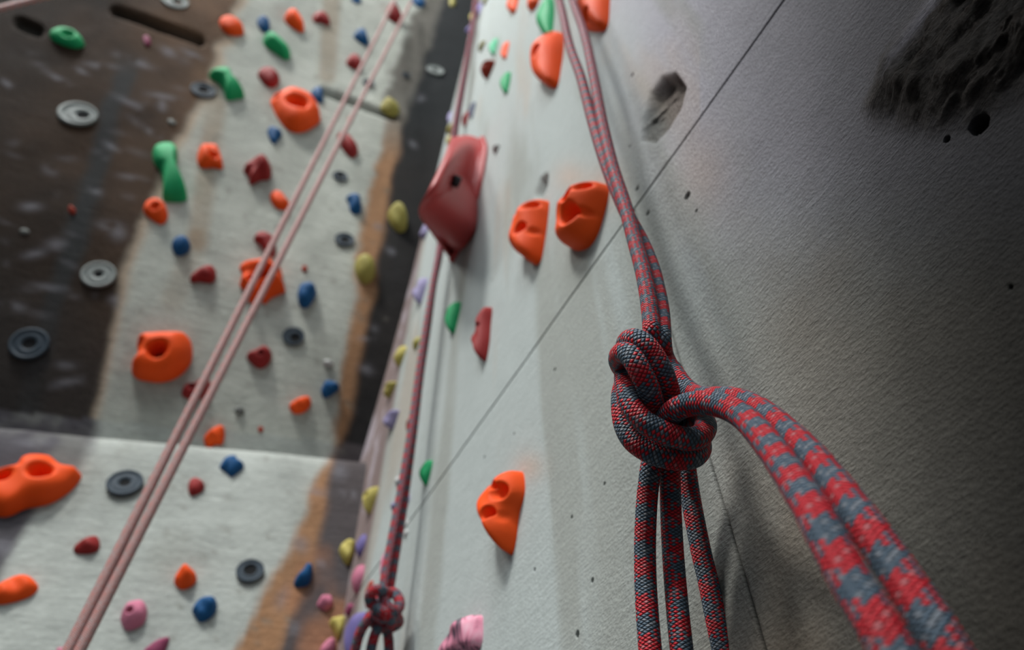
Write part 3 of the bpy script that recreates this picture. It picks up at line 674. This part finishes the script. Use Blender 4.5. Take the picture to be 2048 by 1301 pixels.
# maroon
U('maroon', [(652, 90), (680, 68), (720, 75), (752, 115), (745, 140), (700, 125), (660, 120)], 'small curved maroon hold at the top of the left wall', Z2)
U('maroon', [(335, 420), (360, 390), (405, 395), (455, 435), (462, 465), (430, 498), (385, 490), (350, 455)], 'maroon oval hold above left of the large orange ring hold', Z2)
U('maroon', [(795, 775), (825, 762), (860, 790), (915, 855), (910, 890), (880, 905), (848, 880), (810, 830)], 'slanting maroon hold crossed by the right pink strand, upper left wall', Z2)
U('maroon', [(250, 968), (290, 935), (340, 925), (395, 930), (417, 965), (405, 1022), (350, 1030), (290, 1052), (282, 1010)], 'blocky maroon hold casting a square shadow, centre of the left wall', Z2, H=.7, pockets=[(-.6, -.5, .25, .4)])
U('maroon', [(850, 345), (885, 312), (925, 340), (938, 375), (905, 392), (858, 372)], 'small maroon hold left of the pink strands near the top', Z2)
U('maroon', [(1080, 60), (1110, 12), (1145, 50), (1172, 110), (1140, 122), (1090, 92)], 'maroon hold at the very top between the two pink strands', Z2)
U('maroon', [(280, 195), (308, 165), (355, 180), (395, 220), (388, 283), (350, 275), (315, 225)], 'slanting maroon hold just above the jagged orange star-shaped hold', Z4)
U('maroon', [(1098, 442), (1150, 402), (1215, 380), (1247, 400), (1243, 455), (1205, 472), (1150, 465), (1108, 470)], 'maroon wedge hold casting a long shadow, left of the jagged orange hold', Z3, H=.6)
U('maroon', [(240, 808), (290, 782), (340, 762), (372, 788), (368, 830), (330, 868), (285, 862)], 'maroon hold with a small hole, below the jagged orange hold', Z4, H=.6, pockets=[(.15, .0, .18, .8)])
U('maroon', [(1045, 1110), (1075, 1065), (1130, 1062), (1165, 1035), (1200, 1032), (1220, 1062), (1212, 1115), (1170, 1145), (1110, 1152), (1060, 1140)], 'two-lobed maroon hold at lower right of the large orange jug', Z3, H=.55, pockets=[(-.3, -.1, .2, .7)])
U('brick', [(300, 1190), (315, 1178), (332, 1190), (328, 1212), (305, 1215)], 'tiny red-brown hold right on the ledge between wall and slab', Z4)
U('brick', [(530, 350), (545, 340), (560, 352), (555, 372), (535, 374)], 'tiny brown hold just above the lone blue hold', Z4)
U('brick', [(852, 690), (868, 672), (882, 690), (876, 710), (856, 708)], 'tiny rust brown hold between the pink strands, below the long crack', Z2)
U('plum', [(825, 215), (845, 205), (870, 228), (868, 262), (840, 258)], 'tiny dark plum hold under the wide crack at the top left', Z1)
U('brick', [(395, 1195), (415, 1190), (438, 1215), (430, 1240), (400, 1228)], 'tiny red hold in the dark streak on the brown paint', Z1)
U('grey', [(965, 695), (990, 690), (1022, 712), (1010, 728), (980, 722)], 'tiny dark grey hold above the large green bone-shaped hold', Z1)
U('grey', [(110, 175), (140, 165), (172, 180), (165, 200), (125, 198)], 'tiny dark brown-grey hold far left on the brown paint', Z3)
# blue
U('blue', [(332, 110), (365, 92), (400, 115), (402, 165), (375, 178), (345, 155)], 'small blue hold at the top, directly above the green capsule hold', Z2)
U('blue', [(890, 198), (930, 165), (958, 185), (977, 250), (945, 248), (905, 222)], 'small blue triangular hold at the top, left of the pink strands', Z2)
U('blue', [(645, 525), (680, 503), (715, 520), (702, 548), (714, 585), (690, 590), (655, 562)], 'blue hold touching the right tip of the large orange ring hold', Z2)
U('blue', [(390, 750), (415, 733), (475, 765), (455, 800), (430, 832), (402, 800)], 'small blue hold just below the large orange ring hold', Z2)
U('blue', [(845, 1140), (885, 1125), (930, 1140), (922, 1175), (936, 1215), (900, 1232), (870, 1215), (862, 1170)], 'square blue hold above the dark round pocket near the rust band', Z2, H=.6)
U('blue', [(990, 255), (1025, 215), (1080, 218), (1102, 258), (1075, 300), (1020, 310)], 'blue hold on the light paint below the two round orange holds', Z3, H=.6)
U('blue', [(510, 470), (530, 438), (590, 440), (607, 475), (575, 535), (545, 552), (515, 530)], 'lone blue hold with a long shadow, right of the jagged orange hold', Z4, H=.7)
U('blue', [(630, 990), (655, 942), (690, 945), (728, 968), (702, 1000), (650, 1028)], 'blue hold low beside the rust band, just above the slab', Z4, H=.6)
U('blue', [(870, -14), (900, -20), (935, -5), (925, 14), (895, 16)], 'blue hold cut by the top edge, left of the pink strands', Z2)
U('blue', [(1225, -10), (1260, -20), (1300, 0), (1295, 30), (1255, 32)], 'blue hold cut by the top edge, right of the pink strands', Z2)
# yellow
U('olive', [(1045, 610), (1080, 568), (1135, 590), (1157, 640), (1120, 662), (1070, 640)], 'olive yellow hold at the right end of the long crack', Z2)
U('olive', [(980, 55), (1020, 20), (1062, 35), (1082, 100), (1070, 145), (1030, 150), (995, 110)], 'olive yellow hold on the dark band, left of the big dusty red volume', Z4, H=.7)
U('olive', [(805, 340), (820, 300), (870, 288), (912, 330), (908, 395), (865, 425), (825, 400)], 'olive yellow hold on the edge of the rust band, lower of two', Z4, H=.7)
U('olive', [(1440, 0), (1460, -14), (1478, 5), (1475, 30), (1448, 38)], 'dark olive hold at the top edge beside the corner', Z2)
U('white', [(640, 840), (665, 832), (695, 850), (688, 865), (650, 862)], 'small white hold low on the left wall beside the rust band', Z4, H=.9)
U('grey', [(180, 1090), (205, 1070), (232, 1090), (226, 1118), (190, 1116)], 'small grey hold near the ledge, below the maroon one with a hole', Z4, H=.5)
# slab
Sl('orange', [(148, 195), (190, 155), (240, 130), (258, 160), (245, 225), (205, 232), (178, 250), (155, 232)], 'two-lobed orange hold on the top edge of the slab beside the pink strands', Z6, H=.6)
Sl('blue', [(230, 345), (260, 305), (310, 288), (330, 315), (362, 338), (330, 375), (292, 397), (260, 370)], 'angular blue hold high on the pale slab', Z6)
Sl('maroon', [(70, 430), (105, 403), (155, 440), (132, 478), (78, 490)], 'small maroon hold on the slab, left below the angular blue one', Z6)
Sl('orange', [(-60, 395), (0, 375), (80, 362), (120, 312), (180, 290), (265, 292), (330, 338), (420, 365), (385, 430), (310, 490), (235, 525), (130, 545), (60, 580), (0, 592), (-90, 560), (-120, 470)], 'very large two-holed orange hold cut by the left edge', Z5, pockets=[(.22, .2, .24, .95), (-.52, -.08, .17, .9)], H=.36, n=96, p=4, shift=(0, .05), bolt_at=(.22, .2, .06))
Sl('maroon', [(380, 765), (430, 732), (505, 708), (517, 765), (475, 792), (400, 792)], 'dark maroon wedge hold on the slab, left of the pink rope', Z5, H=.55)
Sl('orange', [(-40, 985), (60, 922), (155, 918), (202, 970), (155, 1020), (60, 1052), (-30, 1060), (-60, 1020)], 'orange oval hold at the left edge of the slab', Z5, H=.45)
Sl('orange', [(903, 940), (925, 892), (975, 865), (1022, 910), (1005, 952), (945, 977)], 'small round orange hold on the slab above a blue one', Z5, H=.7)
Sl('pink', [(625, 1115), (675, 1055), (735, 1040), (767, 1085), (745, 1160), (665, 1197), (630, 1165)], 'round magenta pink hold with a dark hole, right of the pink rope', Z5, pockets=[(-.2, -.15, .2, .8)], H=.6)
Sl('blue', [(88, 1085), (130, 1037), (208, 1030), (218, 1080), (180, 1132), (130, 1148), (100, 1115)], 'large blue hold near the bottom of the slab', Z6, H=.6)
Sl('plum', [(740, 1310), (800, 1262), (882, 1232), (860, 1300), (830, 1345), (760, 1345)], 'plum pink pointed hold cut by the bottom edge', Z5)
Sl('pink', [(290, 1300), (310, 1288), (345, 1294), (350, 1325), (300, 1335)], 'pink hold barely showing at the bottom edge behind the pink rope', Z5)
Sl('blue', [(620, 935), (655, 900), (690, 850), (717, 868), (702, 940), (665, 962), (625, 962)], 'pointed blue hold on the edge of the dark band of the slab', Z6, H=.6)
Sl('pink', [(738, 1065), (765, 1018), (808, 1018), (822, 1060), (785, 1092)], 'round pink hold on the dark band at the bottom', Z6, H=.6)
Sl('pink', [(755, 1290), (790, 1250), (825, 1238), (835, 1270), (815, 1320), (765, 1330)], 'pink hold below the yellow one at the bottom edge', Z6, H=.6)
Sl('yellow', [(803, 1150), (840, 1128), (888, 1135), (892, 1180), (875, 1225), (850, 1242), (825, 1200)], 'bright yellow hold at the bottom, left of the purple volume', Z6, H=.7)
Sl('yellow', [(855, 775), (880, 737), (935, 735), (938, 780), (915, 835), (888, 842)], 'yellow hold at the slab corner, touching a purple one', Z6, H=.7)

# round moulded pockets in the left wall
def pocket(px, py, rx, col_, label, hole=.38, off=(0, 0)):
    Pc = hitL(px, py); Tn, Un, Nn = frameW('L', Pc); Pc = Pc+Nn*.005
    d = float((Pc-CAM)@FW); R = rx*d/F*.92
    V = []; F_ = []; n = 40; prof = [(1, -.06), (1, .05), (.93, .10), (.84, .08), (.80, .02), (.70, .0), (.62, .05), (.52, .06), (hole+.05, .03), (hole, -.02)]
    for (r_, h) in prof:
        for k in range(n):
            a = 2*math.pi*k/n; ox = (1-r_)*off[0]; oy = (1-r_)*off[1]
            V.append(Pc+Tn*(math.cos(a)*r_+ox)*R+Un*(math.sin(a)*r_+oy)*R+Nn*h*R)
    for a in range(len(prof)-1):
        for k in range(n): F_.append((a*n+k, a*n+(k+1) % n, (a+1)*n+(k+1) % n, (a+1)*n+k))
    o = mesh_obj('moulded_pocket', np.array(V)-Pc, F_, MT[col_]); o.location = tuple(Pc); tag(o, label, 'pocket hold', 'round moulded pockets in the left wall')
    V = []; F_ = []; hp = [(hole*1.02, -.01), (hole*.8, -.035), (.05, -.05)]
    for (r_, h) in hp:
        for k in range(n):
            a = 2*math.pi*k/n; V.append(Pc+Tn*(math.cos(a)*r_+(1-hole)*off[0])*R+Un*(math.sin(a)*r_+(1-hole)*off[1])*R+Nn*h*R)
    for a in range(len(hp)-1):
        for k in range(n): F_.append((a*n+k, a*n+(k+1) % n, (a+1)*n+(k+1) % n, (a+1)*n+k))
    F_.append(tuple(range(2*n, 3*n)))
    child_mesh('socket', V, F_, MT['black'], o); return o
pocket(156, 231, 38, 'ring_light', 'pale grey round pocket on brown paint in the upper left', .32, (.4, 0))
pocket(198, 552, 34, 'ring_light', 'pale grey round pocket at the edge of the brown paint, half way down', .25)
pocket(60, 690, 38, 'ring_dark', 'dark round pocket in the blackened paint at the far left', .35)
pocket(407, 183, 26, 'ring_dark', 'dark round pocket touching the green bone-shaped hold', .4)
pocket(689, 482, 21, 'ring_dark', 'dark slate round pocket above the lower olive hold', .42, (.1, -.1))
pocket(587, 675, 23, 'ring_dark', 'dark round pocket below the lone blue hold', .45, (.4, -.3))
pocket(870, 143, 19, 'ring_light', 'pale ring pocket in the black band beside the corner', .3)
pocket(350, 5, 27, 'ring_light', 'pale round pocket cut by the top edge', .35, (.3, 0))
pocket(680, 355, 16, 'ring_dark', 'small dark pocket between hold and pink strands', .5)
pocket(737, 168, 13, 'ring_dark', 'small dark pocket between the pink strands near the top', .55)
pocket(812, 152, 9, 'ring_dark', 'tiny dark pocket near the top beside the black band', .6)
pocket(250, 970, 36, 'ring_dark', 'dark slate round pocket on the slab right of the very large orange hold', .3)
pocket(500, 1146, 29, 'ring_dark', 'dark round pocket low on the slab beside the rust stains', .45, (0, .1))

# ---- right wall holds
heart = [(-.75, .85), (-.2, .95), (.1, .82), (.55, .95), (.95, .75), (1, .2), (.7, -.4), (.25, -.95), (-.15, -1), (-.6, -.55), (-.95, .1), (-.98, .55)]
tear = [(-.8, .8), (-.2, 1), (.5, .95), (.95, .7), (.9, .1), (.45, -.6), (.05, -1), (-.35, -.7), (-.8, -.1), (-1, .4)]
lumpy = [(-.7, .75), (-.15, 1), (.15, .75), (.7, .85), (1, .6), (.8, .05), (.55, -.45), (.15, -1), (-.25, -.85), (-.55, -.3), (-.95, .1)]
egg = [(-.7, .7), (0, 1), (.7, .7), (1, 0), (.65, -.7), (0, -1), (-.65, -.7), (-1, 0)]
diamond = [(-.2, .6), (.35, 1), (.7, .8), (.55, .2), (.4, -.5), (0, -1), (-.4, -.5), (-.8, -.1), (-.7, .25)]
holdR('orange', (1110, 363, 1226, 506), heart, 'large round orange hold with several holes, right of a pair, touching the sharp rope', H=.62, pockets=[(.1, -.2, .26, .8), (.72, .42, .15, .6), (.3, .45, .18, .45), (.45, -.45, .12, .4)], lump=.13, n=110, rings=44, bolt_at=(.1, -.2, .3))
holdR('orange', (1017, 399, 1105, 534), lumpy, 'lumpy orange hold left of the larger round one in the middle', H=.60, pockets=[(.15, -.12, .22, .8), (.7, .45, .22, .5), (.5, -.35, .15, .4)], lump=.17, n=110, rings=44, bolt_at=(.15, -.12, .3))
holdR('orange', (953, 942, 1057, 1113), heart[:6]+[(.6, -.2), (.35, -.75), (.05, -1), (-.3, -.55), (-.8, -.05), (-1, .5)], 'skull-like orange hold with deep hollows at the bottom centre', H=.62, pockets=[(.55, .3, .26, .6), (.1, -.15, .2, .75), (.3, .55, .14, .5), (.5, -.3, .18, .35)], lump=.14, n=110, rings=44, bolt_at=(.1, -.15, .35))
holdR('orange', (1060, 62, 1131, 180), tear, 'heart-shaped orange hold near the top, left of the blurred rope', H=.6, pockets=[(.15, .1, .25, .5), (.7, .55, .2, .6)], n=72, rings=30)
holdR('orange', (1150, -50, 1225, 67), tear, 'orange hold cut by the top edge behind the blurred rope', H=.45, pockets=[(-.2, -.4, .25, .5)], n=72, rings=30)
holdR('orange', (1013, -25, 1043, 29), tear, 'orange hold tip hanging into the top edge, leftmost of two')
holdR('orange', (1054, -28, 1088, 25), tear, 'orange hold tip at the top edge beside the green pointed hold')
holdR('green', (1072, -5, 1112, 78), tear, 'glossy green pointed hold above the heart-shaped orange one', H=.45, lump=.05)
holdR('green', (889, 604, 927, 672), tear, 'small green pointed hold with a bolt, below the big dusty red volume', H=.55, lump=.04, pockets=[(-.2, .35, .3, .3)], bolt_at=(-.2, .35, .75))
holdR('green', (838, 921, 871, 975), tear, 'small green hold beside the diagonal seam, right of the corner rope', H=.5)
holdR('green', (1000, 144, 1025, 191), tear, 'small green pointed hold below the small cluster near the top', H=.5)
holdR('mint', (977, 77, 999, 113), tear, 'small mint green hold in the cluster near the top', H=.5)
holdR('orange', (1001, 83, 1022, 121), tear, 'small orange hold, rightmost of the cluster near the top')
holdR('brick', (959, 121, 996, 160), tear, 'orange-brown arched hold at the bottom of the cluster near the top', H=.6)
holdR('olive', (954, 83, 976, 105), egg, 'small olive brown hold, leftmost of the cluster near the top')
holdR('maroon', (942, 614, 990, 727), diamond, 'jagged dark red hold alone in the middle of the grey wall', H=.5, lump=.25, pockets=[(.3, .2, .2, .4)], n=72, rings=28)
holdR('swirl', (876, 1231, 974, 1350), [(-.8, .7), (-.3, .85), (.1, .8), (.5, 1), (.9, .85), (1, .2), (.9, -.9), (0, -1), (-.9, -.9), (-1, 0)], 'pink and black swirled hold cut by the bottom edge', H=.42, n=72, rings=28, lump=.08)
holdR('white', (984, 288, 1004, 310), egg, 'tiny white hold just right of the big dusty red volume', H=.6)
# corner strip
CG = 'small holds crowded beside the corner'
def cn(c, b, l, s=egg, **k): return holdR(c, b, s, l, group=CG, **k)
cn('lilac', (824, 556, 859, 612), 'lilac ring-like hold beside the corner rope, under the big dusty red volume', tear, pockets=[(.1, .45, .25, .7)], H=.5)
cn('lilac', (839, 448, 862, 482), 'lilac hold peeking out under the left tip of the dusty red volume')
cn('lilac', (766, 820, 804, 862), 'lilac wedge hold with a dark underside, left of the corner rope', [(-1, .8), (0, 1), (1, .8), (.7, -.2), (.2, -1), (-.3, -.6)], H=.5)
cn('yellow', (787, 692, 817, 735), 'yellow hold left of the corner rope, upper of a vertical pair')
cn('olive', (825, 674, 845, 703), 'dull yellow hold tucked right behind the corner rope')
cn('yellow', (766, 763, 798, 799), 'yellow hold left of the corner rope, lower of a vertical pair')
cn('maroon', (838, 695, 859, 741), 'dark red hold behind the corner rope, upper of two', tear, H=.35)
cn('brick', (812, 829, 843, 868), 'dark red hold behind the corner rope, lower of two', tear, H=.35)
cn('yellow', (725, 974, 762, 1032), 'pale yellow hold in the corner at the height of the slab top', tear, H=.5, pockets=[(.2, .3, .3, .35)])
cn('purple', (711, 1069, 738, 1118), 'purple hold in the corner right of a yellow one')
cn('pink', (703, 1130, 735, 1190), 'large light pink hold in the corner, above the purple volume')
cn('plum', (690, 1207, 712, 1236), 'dusky pink hold in the corner, left of the purple volume')
cn('purple', (688, 1225, 738, 1330), 'large smooth purple volume in the corner at the bottom edge', tear, H=.5, lump=.03)
cn('pink', (760, 1104, 780, 1160), 'magenta hold partly behind the corner rope above its knot')
cn('brick', (729, 1161, 753, 1221), 'red-brown hold just left of the corner knot', tear)
cn('lilac', (781, 990, 826, 1040), 'lilac hold crossed by the corner rope')
cn('white', (789, 953, 806, 975), 'small whitish hold left of the corner rope')
cn('white', (811, 1040, 823, 1056), 'small white hold right of the corner rope, upper of two')
cn('white', (806, 1060, 822, 1078), 'small white hold right of the corner rope, lower of two')
cn('purple', (950, 6, 966, 38), 'purple hold high in the corner at the top edge')
cn('yellow', (937, 24, 953, 50), 'yellow hold high in the corner between two purple ones')
cn('purple', (928, 51, 948, 80), 'purple hold high in the corner below the yellow one')
cn('olive', (963, -8, 981, 12), 'olive hold cut by the top edge beside the corner')
cn('lilac', (912, 194, 928, 212), 'small lilac hold on the far rope line above the dusty red volume')
cn('lilac', (895, 224, 906, 248), 'small lilac hold left of the far rope line')
cn('maroon', (923, 222, 941, 256), 'small red hold above the big dusty red volume', tear)
cn('slate', (937, 204, 954, 240), 'dark slate hold with a pale top above the small red one', tear)
cn('yellow', (890, 249, 915, 271), 'yellow hold just above the dusty red volume, upper of two')
cn('yellow', (892, 271, 906, 292), 'yellow hold touching the dusty red volume, lower of two')

# ---- big dusty red volume: a hollow-sided half barrel bolted to the wall
def big_volume():
    base = hitR(930, 400); e = empty('wall_volume', base)
    tag(e, 'big dusty red hollow-backed volume jutting from the grey wall in the centre', 'climbing volume')
    near = [(968, 279, 0), (974, 300, 0), (970, 335, 0), (962, 375, 0), (950, 420, 0), (935, 462, 0), (920, 500, 0), (907, 523, 0)]
    mid = [(940, 271, .030), (944, 290, .032), (938, 320, .035), (928, 355, .038), (915, 400, .035), (908, 440, .025), (905, 482, .014), (905, 521, .002)]
    rid = [(914, 273, .055), (912, 288, .075), (906, 312, .092), (893, 345, .10), (876, 385, .105), (858, 420, .10), (874, 466, .062), (902, 519, .007)]
    lip = [(903, 282, .068), (898, 296, .082), (890, 322, .096), (876, 355, .106), (860, 390, .112), (842, 432, .108), (862, 466, .070), (898, 516, .010)]
    rows = [near, [(x-6, y, .007 if k < 7 else .001) for k, (x, y, n) in enumerate(near)], mid, rid, lip]
    grid = np.array([[hitR(x, y, n) for (x, y, n) in r] for r in rows])
    # inner return of the lip, going back to the wall (the hollow side)
    inner = grid[4].copy()
    for k in range(8):
        P = grid[4][k]; n_ = (P-OR)@NR; inner[k] = P-NR*n_*.97+(HR*.075+ZZ*.085)*min(1, n_/.08)
    grid = np.concatenate([grid, inner[None]], 0)
    # densify
    def dens(G, axis, m=5):
        G = np.moveaxis(G, axis, 0); out = []
        flat = G.reshape(len(G), -1); Pp = np.vstack([2*flat[0]-flat[1], flat, 2*flat[-1]-flat[-2]])
        for k in range(1, len(Pp)-2):
            p0, p1, p2, p3 = Pp[k-1:k+3]
            for t in np.linspace(0, 1, m, endpoint=False): out.append(.5*((2*p1)+(-p0+p2)*t+(2*p0-5*p1+4*p2-p3)*t*t+(-p0+3*p1-3*p2+p3)*t**3))
        out.append(Pp[-2]); return np.moveaxis(np.array(out).reshape((-1,)+G.shape[1:]), 0, axis)
    G = dens(dens(grid, 1, 6), 0, 5)
    na, nb = G.shape[:2]; V = G.reshape(-1, 3); idx = np.arange(na*nb).reshape(na, nb)
    F_ = [(idx[a, b], idx[a, b+1], idx[a+1, b+1], idx[a+1, b]) for a in range(na-1) for b in range(nb-1)]
    F_.append(tuple(idx[:, 0])); F_.append(tuple(idx[::-1, -1]))
    child_mesh('shell', V, F_, MT['volume'], e)
    rim = tube([P+NR*.004 for P in grid[0]], .006, step=.004, seg=12); child_mesh('rim', rim[0], rim[1], MT['volume'], e)
    b = hitR(910, 362, .072); bolt(e, b, TR, ZZ, NR, .010)
    V, F_ = [], []; n = 20; bs = hitR(909, 360, .058); pr = [(.024, 0), (.021, .012), (.016, .02), (.012, .021), (.011, .008)]
    for (r_, h) in pr:
        for k in range(n): a = 2*math.pi*k/n; V.append(bs+TR*math.cos(a)*r_+ZZ*math.sin(a)*r_+NR*h)
    for a in range(len(pr)-1):
        for k in range(n): F_.append((a*n+k, a*n+(k+1) % n, (a+1)*n+(k+1) % n, (a+1)*n+k))
    child_mesh('bolt_boss', V, F_, MT['volume'], e)
big_volume()
# a thing made of several pieces gets an empty at its base that parents them
for o in [o for o in list(col.objects) if o.type == 'MESH' and o.parent is None and len(o.children)]:
    nm = o.name.split('.')[0]; ch = list(o.children); o.name = 'ring' if nm == 'moulded_pocket' else 'body'
    e = empty(nm, o.location)
    for k in ('label', 'category', 'group'):
        if k in o: e[k] = o[k]; del o[k]
    o.parent = e; o.location = (0, 0, 0)
    for c in ch: c.parent = e
bpy.context.view_layer.update()
